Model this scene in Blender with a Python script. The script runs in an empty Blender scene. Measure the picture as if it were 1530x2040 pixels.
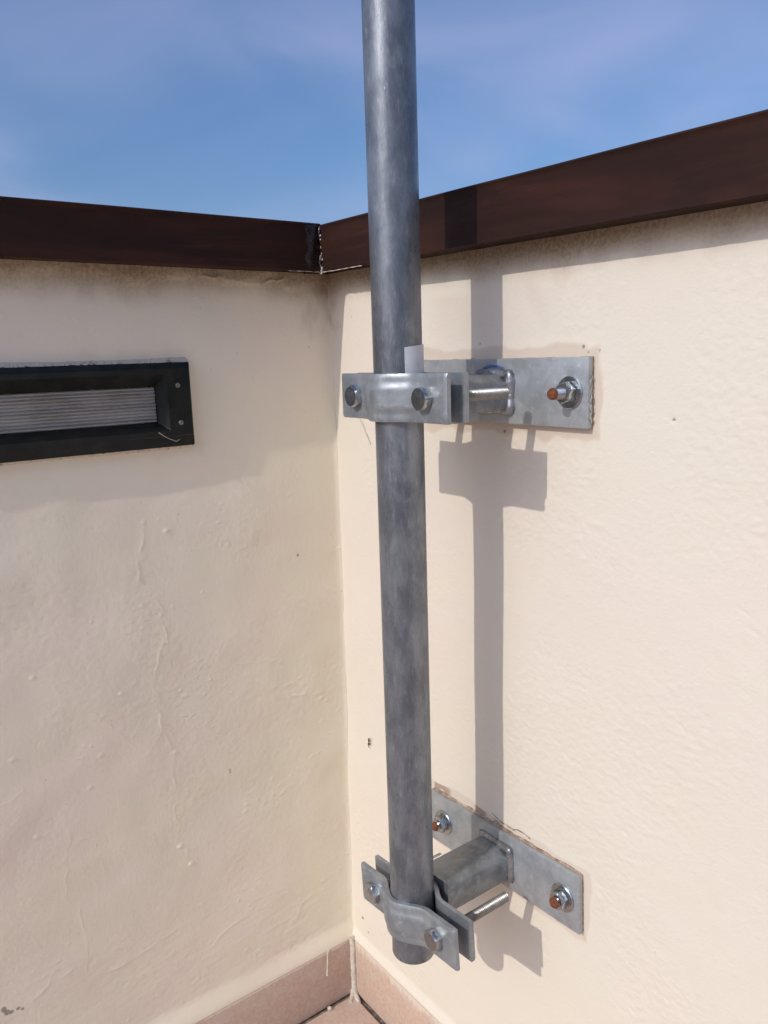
import bpy, bmesh, math, random
import numpy as np
from mathutils import Vector, Matrix

# ------------------------------------------------------------------ scale
# All sizes are written in units U of 1.19 m; the floor is at z = 0.
S = 1.19
ZF = 0.892                       # floor level below the lens, in U
def W(x, y, z): return Vector((x * S, y * S, (z + ZF) * S))

scene = bpy.context.scene
COL = scene.collection
random.seed(4)

# ------------------------------------------------------------------ camera
cam_d = bpy.data.cameras.new('camera')
cam = bpy.data.objects.new('camera', cam_d); COL.objects.link(cam)
Rwc = Matrix(((0.5992056, 0.79999363, -0.03102966),
              (0.13617695, -0.14003853, -0.98073699),
              (-0.78892869, 0.58343757, -0.19285256)))
rot = Matrix((Rwc[0], -Rwc[1], -Rwc[2])).transposed().to_4x4()
cam.matrix_world = Matrix.Translation(W(0.84072741, -0.54145861, 0.0)) @ rot
cam_d.sensor_fit = 'VERTICAL'; cam_d.sensor_height = 36.0
cam_d.lens = 1588.94 / 2040 * 36.0
cam_d.clip_start = 0.02; cam_d.clip_end = 2000
scene.camera = cam

# ------------------------------------------------------------------ sun and sky
SUN = Vector((-0.132, 1.0, -0.69))          # the way the light travels
el = math.atan2(0.69, math.hypot(0.132, 1.0))
az = math.atan2(0.132, -1.0)
world = bpy.data.worlds.new('World'); scene.world = world; world.use_nodes = True
nt = world.node_tree; nt.nodes.clear()
def N(nt, t, **k):
    n = nt.nodes.new(t)
    for a, v in k.items(): setattr(n, a, v)
    return n
sky = N(nt, 'ShaderNodeTexSky', sky_type='NISHITA', sun_disc=False)
sky.sun_elevation = el; sky.sun_rotation = az
sky.altitude = 50; sky.air_density = 1.0; sky.dust_density = 3.0; sky.ozone_density = 8.0
tc = N(nt, 'ShaderNodeTexCoord')
mp = N(nt, 'ShaderNodeMapping'); mp.inputs['Scale'].default_value = (1.6, 1.6, 5.0)
mp.inputs['Location'].default_value = (0.35, 0.2, 0.1)
nz = N(nt, 'ShaderNodeTexNoise'); nz.inputs['Scale'].default_value = 1.5; nz.inputs['Detail'].default_value = 5; nz.inputs['Roughness'].default_value = 0.40
nz.inputs['Distortion'].default_value = 0.5
cr = N(nt, 'ShaderNodeMapRange', interpolation_type='SMOOTHSTEP')
cr.inputs['From Min'].default_value = 0.30; cr.inputs['From Max'].default_value = 0.76
cr.inputs['To Min'].default_value = 0.0; cr.inputs['To Max'].default_value = 0.40
mx = N(nt, 'ShaderNodeMix', data_type='RGBA')
mx.inputs['B'].default_value = (4.1, 4.2, 6.2, 1)
bg = N(nt, 'ShaderNodeBackground'); bg.inputs['Strength'].default_value = 0.15
wo = N(nt, 'ShaderNodeOutputWorld')
l = nt.links.new
l(tc.outputs['Generated'], mp.inputs['Vector']); l(mp.outputs[0], nz.inputs['Vector'])
l(nz.outputs['Fac'], cr.inputs['Value']); l(cr.outputs[0], mx.inputs['Factor'])
l(sky.outputs[0], mx.inputs['A']); l(mx.outputs['Result'], bg.inputs['Color']); l(bg.outputs[0], wo.inputs['Surface'])

sd = bpy.data.lights.new('sun', 'SUN'); sd.energy = 2.0; sd.angle = math.radians(0.53); sd.color = (1.0, 0.93, 0.83)
so = bpy.data.objects.new('sun', sd); COL.objects.link(so)
so.rotation_euler = SUN.to_track_quat('-Z', 'Y').to_euler(); so.location = (0, -4, 5)

vs = scene.view_settings
vs.view_transform = 'Standard'; vs.look = 'None'; vs.exposure = -0.09; vs.gamma = 1.0; vs.use_curve_mapping = False
scene.cycles.max_bounces = 10; scene.cycles.diffuse_bounces = 6

# ------------------------------------------------------------------ material helpers
def new_mat(name):
    m = bpy.data.materials.new(name); m.use_nodes = True
    t = m.node_tree; t.nodes.clear()
    out = N(t, 'ShaderNodeOutputMaterial'); b = N(t, 'ShaderNodeBsdfPrincipled')
    t.links.new(b.outputs[0], out.inputs['Surface'])
    return m, t, b
def noise(t, vec, scale, detail=4, rough=0.55, stretch=None, dist=0.0):
    if stretch:
        mpn = N(t, 'ShaderNodeMapping'); mpn.inputs['Scale'].default_value = stretch
        t.links.new(vec, mpn.inputs['Vector']); vec = mpn.outputs[0]
    n = N(t, 'ShaderNodeTexNoise'); n.inputs['Scale'].default_value = scale
    n.inputs['Detail'].default_value = detail; n.inputs['Roughness'].default_value = rough
    n.inputs['Distortion'].default_value = dist
    t.links.new(vec, n.inputs['Vector']); return n.outputs['Fac']
def rng(t, v, a, b, c=0.0, d=1.0, smooth=True):
    n = N(t, 'ShaderNodeMapRange', interpolation_type='SMOOTHSTEP' if smooth else 'LINEAR')
    for k, x in (('From Min', a), ('From Max', b), ('To Min', c), ('To Max', d)): n.inputs[k].default_value = x
    t.links.new(v, n.inputs['Value']); return n.outputs[0]
def mixc(t, fac, a, b, mode='MIX'):
    n = N(t, 'ShaderNodeMix', data_type='RGBA', blend_type=mode)
    for k, x in (('Factor', fac), ('A', a), ('B', b)):
        if hasattr(x, 'links') or isinstance(x, bpy.types.NodeSocket): t.links.new(x, n.inputs[k])
        else: n.inputs[k].default_value = x if not isinstance(x, tuple) else (x + (1,) if len(x) == 3 else x)
    return n.outputs['Result']
def math_(t, op, a, b=None):
    n = N(t, 'ShaderNodeMath', operation=op)
    for i, x in enumerate((a, b)):
        if x is None: continue
        if isinstance(x, bpy.types.NodeSocket): t.links.new(x, n.inputs[i])
        else: n.inputs[i].default_value = x
    return n.outputs[0]
def bump(t, b, h, strength, dist):
    n = N(t, 'ShaderNodeBump'); n.inputs['Strength'].default_value = strength; n.inputs['Distance'].default_value = dist
    t.links.new(h, n.inputs['Height']); t.links.new(n.outputs[0], b.inputs['Normal'])
def objvec(t):
    return N(t, 'ShaderNodeTexCoord').outputs['Object']
def geovec(t):
    return N(t, 'ShaderNodeNewGeometry').outputs['Position']
def attr(t, name):
    return N(t, 'ShaderNodeAttribute', attribute_name=name).outputs['Fac']

def mat_plaster(name, base, pink, yellow, grain=0.12):
    m, t, b = new_mat(name); v = geovec(t)
    n1 = noise(t, v, 3.2, 3, 0.5); n2 = noise(t, v, 9.0, 4, 0.5, dist=0.6)
    c = mixc(t, rng(t, n1, 0.35, 0.65), base, pink)
    c = mixc(t, math_(t, 'MULTIPLY', rng(t, n2, 0.45, 0.7), 0.5), c, yellow)
    c = mixc(t, attr(t, 'tint'), c, yellow)
    # bare, unpainted pinkish render round the plates
    c = mixc(t, attr(t, 'bare'), c, (0.52, 0.37, 0.28))
    fine = noise(t, v, 900.0, 2, 0.6)
    sp = noise(t, v, 260.0, 3, 0.6)
    d = attr(t, 'dirt_shade')  # brown dirt plus the coping's shade, both put into the plaster colour
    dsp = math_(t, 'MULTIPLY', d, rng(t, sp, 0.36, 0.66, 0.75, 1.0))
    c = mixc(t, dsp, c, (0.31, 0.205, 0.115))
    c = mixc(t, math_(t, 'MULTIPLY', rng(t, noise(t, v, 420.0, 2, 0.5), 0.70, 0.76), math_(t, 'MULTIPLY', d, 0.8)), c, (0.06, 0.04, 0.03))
    c = mixc(t, attr(t, 'rust'), c, (0.20, 0.085, 0.04))
    c = mixc(t, attr(t, 'spot'), c, (0.05, 0.033, 0.022))
    # faint grubby flecks
    fl = rng(t, noise(t, v, 150.0, 2, 0.5), 0.74, 0.80, 0.0, 0.35)
    c = mixc(t, fl, c, (0.36, 0.28, 0.2))
    t.links.new(c, b.inputs['Base Color'])
    b.inputs['Roughness'].default_value = 0.78
    b.inputs['Specular IOR Level'].default_value = 0.25
    h = math_(t, 'ADD', math_(t, 'MULTIPLY', noise(t, v, 330.0, 3, 0.55), 1.0), math_(t, 'MULTIPLY', fine, 0.25))
    bump(t, b, h, grain, 0.0012)
    return m

def mat_zinc(name, base, dark, light, rough=0.42, metal=0.6, streak=False, marks=False):
    m, t, b = new_mat(name); v = geovec(t)
    n1 = noise(t, v, 34.0, 5, 0.68, (1, 1, 0.55) if streak else None, 0.3)
    n2 = noise(t, v, 210.0 if streak else 120.0, 5, 0.7, (1, 1, 0.22) if streak else None)
    n3 = noise(t, v, 700.0, 3, 0.65, (1, 1, 0.22) if streak else None)
    c = mixc(t, rng(t, n1, 0.36, 0.64), dark, base)
    c = mixc(t, rng(t, n2, 0.52, 0.80, 0, 0.5 if streak else 0.75), c, light)
    vo = N(t, 'ShaderNodeTexVoronoi'); vo.inputs['Scale'].default_value = 55.0
    mpv = N(t, 'ShaderNodeMapping'); mpv.inputs['Scale'].default_value = (1, 1, 0.45)
    t.links.new(v, mpv.inputs[0]); t.links.new(mpv.outputs[0], vo.inputs['Vector'])
    sepv = N(t, 'ShaderNodeSeparateColor'); t.links.new(vo.outputs['Color'], sepv.inputs[0])
    c = mixc(t, rng(t, sepv.outputs[0], 0.45, 1.0, 0, 0.05 if streak else 0.16), c, light)
    c = mixc(t, rng(t, n3, 0.66, 0.76, 0, 0.7), c, light)
    c = mixc(t, rng(t, n3, 0.36, 0.24, 0, 0.6), c, tuple(x * 0.45 for x in dark))
    if marks:       # dribbles of dull white zinc bloom
        n5 = noise(t, v, 30.0, 6, 0.75, (1, 1, 0.6), 0.4)
        c = mixc(t, rng(t, n5, 0.60, 0.74, 0, 0.35), c, (0.50, 0.51, 0.53))
    t.links.new(c, b.inputs['Base Color'])
    b.inputs['Metallic'].default_value = metal
    rr = rng(t, n2, 0.3, 0.75, rough - 0.07, rough + 0.13)
    t.links.new(rr, b.inputs['Roughness'])
    h = math_(t, 'ADD', n3, math_(t, 'MULTIPLY', n2, 1.2))
    bump(t, b, h, 0.22, 0.0006)
    return m

M = {}
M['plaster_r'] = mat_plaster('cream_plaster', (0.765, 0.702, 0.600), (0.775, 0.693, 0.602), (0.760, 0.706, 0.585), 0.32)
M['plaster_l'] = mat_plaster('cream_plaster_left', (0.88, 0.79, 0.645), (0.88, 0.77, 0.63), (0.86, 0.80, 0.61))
M['pole'] = mat_zinc('weathered_zinc_pipe', (0.225, 0.240, 0.265), (0.135, 0.147, 0.170), (0.45, 0.46, 0.48), 0.32, 0.55, True, True)
M['zinc'] = mat_zinc('galvanised_plate', (0.31, 0.335, 0.355), (0.235, 0.255, 0.275), (0.48, 0.50, 0.52), 0.42, 0.45)

M['thread'] = mat_zinc('dull_thread', (0.40, 0.39, 0.36), (0.28, 0.27, 0.25), (0.58, 0.57, 0.53), 0.36, 0.8)
M['plate'] = mat_zinc('galvanised_wall_plate', (0.42, 0.45, 0.47), (0.33, 0.355, 0.375), (0.60, 0.62, 0.64), 0.42, 0.45)
M['arm'] = mat_zinc('galvanised_arm', (0.26, 0.275, 0.285), (0.165, 0.175, 0.185), (0.44, 0.46, 0.47), 0.40, 0.45)
M['weld'] = mat_zinc('weld_metal', (0.36, 0.37, 0.39), (0.20, 0.20, 0.21), (0.62, 0.63, 0.66), 0.32, 0.7)

def mat_simple(name, col, rough, var=0.15, scale=60.0, spec=0.5, bmp=0.0, metal=0.0, alt=None, lo=0.35, hi=0.7, stretch=None):
    m, t, b = new_mat(name); v = geovec(t)
    n = noise(t, v, scale, 5, 0.6, stretch)
    a2 = alt if alt else tuple(x * (1 - var) for x in col)
    t.links.new(mixc(t, rng(t, n, lo, hi), col, a2), b.inputs['Base Color'])
    b.inputs['Roughness'].default_value = rough; b.inputs['Specular IOR Level'].default_value = spec
    b.inputs['Metallic'].default_value = metal
    if bmp: bump(t, b, noise(t, v, scale * 3, 4, 0.6), bmp, 0.001)
    return m
M['bright'] = mat_simple('bright_zinc_bolt', (0.50, 0.52, 0.53), 0.19, 0.25, 90, metal=0.95)
M['nut'] = mat_simple('pale_zinc_nut', (0.60, 0.58, 0.50), 0.4, 0.3, 120, metal=0.3)
M['rust'] = mat_simple('rusty_stud_end', (0.24, 0.072, 0.024), 0.8, alt=(0.09, 0.028, 0.014), scale=420, bmp=0.5)
M['backing'] = mat_simple('rusty_bedding', (0.27, 0.17, 0.115), 0.9, alt=(0.58, 0.47, 0.37), scale=120, bmp=0.5)
M['slip'] = mat_simple('white_plastic_slip', (0.62, 0.64, 0.68), 0.45, 0.08, 80)
M['black'] = mat_simple('dark_lamp_casting', (0.0085, 0.0105, 0.0105), 0.33, alt=(0.016, 0.018, 0.017), scale=50, bmp=0.12, spec=0.22)
M['interior'] = mat_simple('lamp_reflector', (0.80, 0.77, 0.72), 0.5, 0.3, 20)
M['socket'] = mat_simple('lamp_socket', (0.70, 0.68, 0.55), 0.5, 0.1, 20)
M['screw'] = mat_simple('dull_screw', (0.30, 0.29, 0.27), 0.45, 0.4, 300, metal=0.7)
M['caulk'] = mat_simple('cream_caulk', (0.72, 0.65, 0.54), 0.75, alt=(0.55, 0.49, 0.40), scale=170, bmp=0.3)
M['sealant'] = mat_simple('black_sealant', (0.014, 0.009, 0.008), 0.20, alt=(0.035, 0.018, 0.013), scale=120, bmp=0.6)
M['whitedab'] = mat_simple('white_sealant_dab', (0.66, 0.63, 0.60), 0.5, alt=(0.25, 0.17, 0.13), scale=260, bmp=0.5, lo=0.52, hi=0.66)
M['edge'] = mat_simple('chipped_render_edge', (0.60, 0.54, 0.46), 0.85, alt=(0.20, 0.14, 0.09), scale=150, bmp=0.2, lo=0.56, hi=0.70)
M['glue'] = mat_simple('grey_filler', (0.42, 0.41, 0.40), 0.55, alt=(0.33, 0.31, 0.29), scale=150, bmp=0.4)
M['insect'] = mat_simple('dark_speck', (0.06, 0.035, 0.02), 0.7, 0.4, 500)
M['web'] = mat_simple('cobweb', (0.50, 0.46, 0.40), 0.6, 0.2, 90)
M['pebble'] = mat_simple('plaster_crumb', (0.72, 0.68, 0.55), 0.85, 0.2, 300, bmp=0.5)
M['grout'] = mat_simple('cement_grout', (0.19, 0.15, 0.115), 0.92, alt=(0.42, 0.36, 0.29), scale=120, bmp=0.5, lo=0.45, hi=0.75)

# coping: brown enamel, brushed on, with scuffs and darker touch-up runs
def mat_coping():
    m, t, b = new_mat('brown_enamel'); v = geovec(t)
    n1 = noise(t, v, 10.0, 4, 0.6, (0.5, 0.5, 2.5), 0.8)
    n2 = noise(t, v, 60.0, 4, 0.6, (0.12, 0.12, 2.0))
    c = mixc(t, rng(t, n1, 0.35, 0.68), (0.046, 0.0185, 0.0130), (0.026, 0.0125, 0.0097))
    c = mixc(t, rng(t, n2, 0.55, 0.80, 0, 0.6), c, (0.075, 0.038, 0.030))
    n4 = noise(t, v, 5.0, 3, 0.5, (0.6, 0.6, 3.0), 1.5)
    c = mixc(t, rng(t, n4, 0.48, 0.62, 0, 0.55), c, (0.022, 0.012, 0.010))
    s = noise(t, v, 75.0, 2, 0.4, (0.6, 0.6, 1.0))
    c = mixc(t, rng(t, s, 0.77, 0.80, 0, 0.6), c, (0.30, 0.24, 0.22))
    t.links.new(c, b.inputs['Base Color'])
    t.links.new(rng(t, n1, 0.3, 0.7, 0.45, 0.62), b.inputs['Roughness'])
    b.inputs['Specular IOR Level'].default_value = 0.10
    bump(t, b, math_(t, 'ADD', n2, math_(t, 'MULTIPLY', n1, 2.0)), 0.10, 0.002)
    return m
M['coping'] = mat_coping()

# terracotta skirting, cream paint smeared down from the wall; terracotta floor
def mat_tile(name, ztop=None, reach=0.03, amt=1.0):
    m, t, b = new_mat(name); v = geovec(t)
    n1 = noise(t, v, 14.0, 4, 0.6); n2 = noise(t, v, 190.0, 4, 0.65)
    c = mixc(t, rng(t, n1, 0.35, 0.68), (0.62, 0.455, 0.355), (0.59, 0.465, 0.385))
    c = mixc(t, rng(t, n2, 0.35, 0.65, 0, 0.6), c, (0.50, 0.335, 0.25))
    n6 = noise(t, v, 38.0, 5, 0.7); c = mixc(t, rng(t, n6, 0.42, 0.72, 0, 0.55), c, (0.62, 0.53, 0.46))
    n7 = noise(t, v, 520.0, 2, 0.5); c = mixc(t, rng(t, n7, 0.64, 0.72, 0, 0.5), c, (0.30, 0.19, 0.14))
    if ztop is not None:
        sx = N(t, 'ShaderNodeSeparateXYZ'); t.links.new(v, sx.inputs[0])
        e = noise(t, v, 26.0, 5, 0.75, (1, 1, 0.3), 0.6); e2 = noise(t, v, 150.0, 5, 0.8, (1, 1, 0.10))
        dz = math_(t, 'SUBTRACT', ztop, sx.outputs[2])
        k = math_(t, 'ADD', dz, math_(t, 'ADD', math_(t, 'MULTIPLY', e, -1.6 * reach), math_(t, 'MULTIPLY', e2, -1.6 * reach)))
        f = rng(t, k, -1.0 * reach, -1.5 * reach, 0.0, amt)
        c = mixc(t, f, c, (0.70, 0.61, 0.51))
    t.links.new(c, b.inputs['Base Color'])
    t.links.new(rng(t, n2, 0.3, 0.7, 0.5, 0.75), b.inputs['Roughness'])
    b.inputs['Specular IOR Level'].default_value = 0.3
    bump(t, b, n2, 0.25, 0.0008)
    return m
ZSK = -0.803
M['skirt_r'] = mat_tile('terracotta_painted_over', (ZSK + ZF) * S, 0.030, 0.95)
M['skirt_l'] = mat_tile('terracotta_skirting', (ZSK + ZF) * S, 0.007, 0.8)
M['floor_tile'] = mat_tile('terracotta_floor')

# ------------------------------------------------------------------ object helpers
def empty(name, loc, label=None, cat=None, group=None):
    o = bpy.data.objects.new(name, None); COL.objects.link(o); o.location = loc
    o.empty_display_size = 0.05
    tag(o, label, cat, group); return o
def tag(o, label=None, cat=None, group=None, kind=None):
    if label: o['label'] = label
    if cat: o['category'] = cat
    if group: o['group'] = group
    if kind: o['kind'] = kind
def world_loc(o):
    p = Vector((0, 0, 0))
    while o: p += o.location; o = o.parent
    return p
def link_mesh(name, me, mat, parent=None, loc=None):
    me.materials.clear(); me.materials.append(mat)
    o = bpy.data.objects.new(name, me); COL.objects.link(o)
    if parent: o.parent = parent
    if loc is not None: o.location = loc
    return o
def from_bm(name, bm, mat, parent=None, smooth=None, recalc=True):
    """bm in U coordinates, becomes a mesh in metres, local to its parent's base"""
    if recalc: bmesh.ops.recalc_face_normals(bm, faces=bm.faces)
    off = world_loc(parent) if parent else Vector((0, 0, 0))
    for v in bm.verts: v.co = W(*v.co) - off
    me = bpy.data.meshes.new(name)
    if smooth is not None:
        for f in bm.faces: f.smooth = True
        for e in bm.edges:
            if len(e.link_faces) == 2 and e.calc_face_angle(0) > smooth: e.smooth = False
    bm.to_mesh(me); bm.free()
    return link_mesh(name, me, mat, parent)
def box(bm, x0, x1, y0, y1, z0, z1, bev=0.0, seg=2):
    vs_ = [bm.verts.new((x, y, z)) for x in (x0, x1) for y in (y0, y1) for z in (z0, z1)]
    fs = [(0, 1, 3, 2), (4, 6, 7, 5), (0, 4, 5, 1), (2, 3, 7, 6), (0, 2, 6, 4), (1, 5, 7, 3)]
    faces = [bm.faces.new([vs_[i] for i in f]) for f in fs]
    if bev:
        es = list({e for f in faces for e in f.edges})
        bmesh.ops.bevel(bm, geom=es, offset=bev, segments=seg, affect='EDGES', profile=0.6)
    return bm
def lathe_y(bm, cx, cz, prof, seg=24, cap=True, tw=0.0, shape=None):
    """prof: list of (y, r); revolve round the y axis through (cx, cz)"""
    rings = []
    for i, (y, r) in enumerate(prof):
        ring = []
        for k in range(seg):
            a = 2 * math.pi * k / seg
            rr = r * (shape(a) if shape else 1.0)
            ring.append(bm.verts.new((cx + rr * math.cos(a), y + tw * k / seg, cz + rr * math.sin(a))))
        rings.append(ring)
    for a, b in zip(rings, rings[1:]):
        for k in range(seg):
            bm.faces.new((a[k], a[(k + 1) % seg], b[(k + 1) % seg], b[k]))
    if cap:
        bm.faces.new(rings[0]); bm.faces.new(rings[-1][::-1])
    return bm
def hexnut(bm, cx, cz, y0, y1, af, ch=0.0012, ang=0.0, both=True, hole=None):
    """hexagon across-flats af between y0 (front) and y1, chamfered corners"""
    rc = af / math.sqrt(3)
    hx = lambda a: 1.0
    pts = [(math.cos(ang + i * math.pi / 3), math.sin(ang + i * math.pi / 3)) for i in range(6)]
    def ring(y, r): return [bm.verts.new((cx + r * p[0], y, cz + r * p[1])) for p in pts]
    s = 1 if y1 > y0 else -1
    # dense ring with chamfer towards a circle at the faces
    def cring(y, r, n=24):
        out = []
        for k in range(n):
            a = ang + 2 * math.pi * k / n
            m_ = (a - ang) % (math.pi / 3) - math.pi / 6
            hexr = (af / 2) / math.cos(m_)
            rr = min(hexr, r)
            out.append(bm.verts.new((cx + rr * math.cos(a), y, cz + rr * math.sin(a))))
        return out
    R_ = [cring(y0, af * 0.475), cring(y0 + s * ch * 0.9, rc * 1.01)]
    R_ += [cring(y1 - s * ch * 0.9, rc * 1.01), cring(y1, af * 0.475)] if both else [cring(y1, rc * 1.01)]
    for a, b in zip(R_, R_[1:]):
        for k in range(24): bm.faces.new((a[k], a[(k + 1) % 24], b[(k + 1) % 24], b[k]))
    bm.faces.new(R_[0]); bm.faces.new(R_[-1][::-1])
    return bm
def thread_prof(y0, y1, r, pitch=0.0020):
    out = []; n = max(2, int(abs(y1 - y0) / pitch)); s = (y1 - y0) / n
    for i in range(n):
        out.append((y0 + s * i, r * 0.76)); out.append((y0 + s * (i + 0.5), r))
    out.append((y1, r * 0.85)); return out
def rot_y(bm, cx, cz, ang):
    if ang:
        bmesh.ops.rotate(bm, cent=(cx, 0, cz), matrix=Matrix.Rotation(ang, 3, 'Y'), verts=bm.verts)
    return bm
def tube_path(bm, pts, r, seg=8, jit=0.0, closed=False):
    pts = [Vector(p) for p in pts]; n = len(pts); rings = []
    for i, p in enumerate(pts):
        a = pts[(i - 1) % n] if (closed or i > 0) else p
        b = pts[(i + 1) % n] if (closed or i < n - 1) else p
        d = (b - a).normalized()
        u = d.cross(Vector((0.13, 1, 0.07))); u = u.normalized() if u.length > 1e-4 else Vector((1, 0, 0)); v = d.cross(u)
        rr = r(i) if callable(r) else r
        ring = []
        for k in range(seg):
            q = 2 * math.pi * k / seg; j = rr * (1 + random.uniform(-jit, jit))
            ring.append(bm.verts.new(p + u * math.cos(q) * j + v * math.sin(q) * j))
        rings.append(ring)
    prs = list(zip(rings, rings[1:])) + ([(rings[-1], rings[0])] if closed else [])
    for a, b in prs:
        for k in range(seg): bm.faces.new((a[k], a[(k + 1) % seg], b[(k + 1) % seg], b[k]))
    if not closed:
        bm.faces.new(rings[0][::-1]); bm.faces.new(rings[-1])
    return bm
def lump(bm, c, rx, ry, rz, sub=2, jit=0.25):
    r = bmesh.ops.create_icosphere(bm, subdivisions=sub, radius=1.0)
    for v in r['verts']:
        k = 1 + random.uniform(-jit, jit)
        v.co = Vector((c[0] + v.co.x * rx * k, c[1] + v.co.y * ry * k, c[2] + v.co.z * rz * k))

# ------------------------------------------------------------------ relief fields
rs = np.random.RandomState(11)
def fnoise(nu, nv, du, dv, su, sv, seed, ang=0.0):
    """smooth unit-variance noise on an nu x nv grid of steps du, dv with feature sizes su, sv"""
    r = np.random.RandomState(seed).randn(nu, nv)
    fu = np.fft.fftfreq(nu, du)[:, None]; fv = np.fft.rfftfreq(nv, dv)[None, :]
    ca, sa = math.cos(ang), math.sin(ang)
    a = fu * ca + fv * sa; b = -fu * sa + fv * ca
    f = np.exp(-2 * ((a * su) ** 2 + (b * sv) ** 2) * 2.2)
    o = np.fft.irfft2(np.fft.rfft2(r) * f, s=(nu, nv)); return (o - o.mean()) / o.std()
def seg_dist(P, Q, poly):
    d = np.full(P.shape, 9.0)
    for (a, b), (c, e) in zip(poly, poly[1:]):
        vx, vy = c - a, e - b; L2 = vx * vx + vy * vy + 1e-12
        tt = np.clip(((P - a) * vx + (Q - b) * vy) / L2, 0, 1)
        d = np.minimum(d, np.hypot(P - a - tt * vx, Q - b - tt * vy))
    return d
def sstep(a, b, x):
    k = np.clip((x - a) / (b - a), 0, 1); return k * k * (3 - 2 * k)
def grid_mesh(name, P, mat, parent, attrs):
    """P: (nu, nv, 3) positions in U"""
    nu, nv = P.shape[:2]
    off = np.array(world_loc(parent)); Q = P.copy()
    Q[..., 2] += ZF; Q = Q * S - off
    idx = np.arange(nu * nv).reshape(nu, nv)
    f = np.stack([idx[:-1, :-1], idx[1:, :-1], idx[1:, 1:], idx[:-1, 1:]], -1).reshape(-1, 4)
    me = bpy.data.meshes.new(name)
    me.vertices.add(nu * nv); me.vertices.foreach_set('co', Q.astype(np.float32).ravel())
    me.loops.add(f.size); me.loops.foreach_set('vertex_index', f.astype(np.int32).ravel())
    me.polygons.add(len(f)); me.polygons.foreach_set('loop_start', np.arange(0, f.size, 4, dtype=np.int32))
    me.polygons.foreach_set('use_smooth', np.ones(len(f), dtype=bool))
    for k, a in attrs.items():
        at = me.attributes.new(k, 'FLOAT', 'POINT'); at.data.foreach_set('value', a.astype(np.float32).ravel())
    me.update(calc_edges=True)
    return link_mesh(name, me, mat, parent)

# ------------------------------------------------------------------ walls
ZTOPW = 0.110
TH_L, TH_R = 0.0105, 0.006         # skirting faces stand at x = TH_L and y = -TH_R

# ---- right parapet wall (plane y = 0)
wall_r = empty('parapet_wall', W(0.3, 0.0, -ZF), 'sunlit cream rendered parapet wall on the right, carrying both pole brackets', 'wall')
NR = 560
xs = np.concatenate([np.linspace(-0.06, 0.66, NR), np.linspace(0.70, 4.0, 14)])
NZ = 780
zs = np.linspace(-ZF - 0.02, ZTOPW, NZ)
Xg, Zg = np.meshgrid(xs, zs, indexing='ij'); nu, nv = NR, NZ
du = 0.72 / (NR - 1); dv = (ZTOPW + ZF + 0.02) / (NZ - 1)
H = np.zeros_like(Xg)
h = 0.0006 * fnoise(nu, nv, du, dv, 0.11, 0.09, 1) + 0.00007 * fnoise(nu, nv, du, dv, 0.016, 0.012, 2)
str1 = fnoise(nu, nv, du, dv, 0.022, 0.0026, 3, math.radians(-28)); msk = sstep(-0.2, 1.0, fnoise(nu, nv, du, dv, 0.09, 0.09, 4))
orange = fnoise(nu, nv, du, dv, 0.0036, 0.0026, 5); msk2 = sstep(-0.1, 1.2, fnoise(nu, nv, du, dv, 0.07, 0.10, 6) + 1.2 * (Xg[:NR] - 0.35) / 0.3 * (Zg[:NR] > -0.45))
h = h + 0.000028 * str1 * (0.2 + msk) + 0.000095 * orange * (0.3 + msk2)
pt = sstep(1.9, 2.6, fnoise(nu, nv, du, dv, 0.004, 0.003, 7)); h += 0.00016 * pt
for (dx_, dz_, l_) in ((0.483, -0.056, .004), (0.547, -0.193, .006), (0.555, -0.206, .005), (0.50, -0.30, .004), (0.45, -0.42, .003), (0.36, -0.33, .003)):
    h -= 0.0005 * np.exp(-(((Xg[:NR] - dx_) / l_) ** 2 + ((Zg[:NR] - dz_ + 0.4 * (Xg[:NR] - dx_)) / 0.0013) ** 2))
tap = 1 - sstep(0.60, 0.655, Xg[:NR])
H[:NR] = h * tap
for (x0, z0, x1, z1) in ((0.190, -0.066, 0.408, -0.006), (0.190, -0.552, 0.408, -0.488)):   # flat bed under the plates
    d = np.maximum(np.maximum(x0 - Xg, Xg - x1), np.maximum(z0 - Zg, Zg - z1))
    H = H * (0.15 + 0.85 * sstep(0.0, 0.02, d))
H += np.where(Zg < ZSK + 0.012, 0.0, 0.0)
# plaster carried over the top of the skirting
fl = sstep(ZSK + 0.016, ZSK + 0.001, Zg)
Y = -(H + fl * (TH_R - 0.0005)); Y = np.where(Zg < ZSK, 0.0, Y)
n_d = np.zeros_like(Xg); n_d[:NR] = fnoise(nu, nv, du, dv, 0.02, 0.02, 8); n_e = np.zeros_like(Xg); n_e[:NR] = fnoise(nu, nv, du, dv, 0.008, 0.014, 9)
n_f = np.zeros_like(Xg); n_f[:NR] = fnoise(nu, nv, du, dv, 0.08, 0.05, 10)
dirt_shade = (sstep(0.056, 0.092, Zg + 0.0018 * n_d + 0.0008 * n_e + 0.0012 * n_f) ** 1.1) * (0.95 + 0.03 * n_f)  # band under the coping: grime with painted-in shade, fading downwards
dirt_shade = np.maximum(dirt_shade, 0.9 * sstep(0.05, 0.0, Xg + 0.006 * n_d) * sstep(0.035, 0.085, Zg + 0.01 * n_e))
def rect_halo(x0, z0, x1, z1, w, nn):
    d = np.maximum(np.maximum(x0 - Xg, Xg - x1), np.maximum(z0 - Zg, Zg - z1)); return 1 - sstep(w * 0.75, w * 1.15, d + 0.10 * w * nn + 0.16 * w * n_d)
bare = 0.42 * rect_halo(0.190, -0.066, 0.405, -0.006, 0.0105, n_e)
bare = np.maximum(bare, 0.28 * rect_halo(0.190, -0.552, 0.408, -0.489, 0.0065, n_e))
bare = np.maximum(bare, 0.10 * sstep(0.6, 1.5, n_d) * (np.hypot((Xg - 0.30) / 0.12, (Zg - 0.045) / 0.03) < 1))
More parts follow.
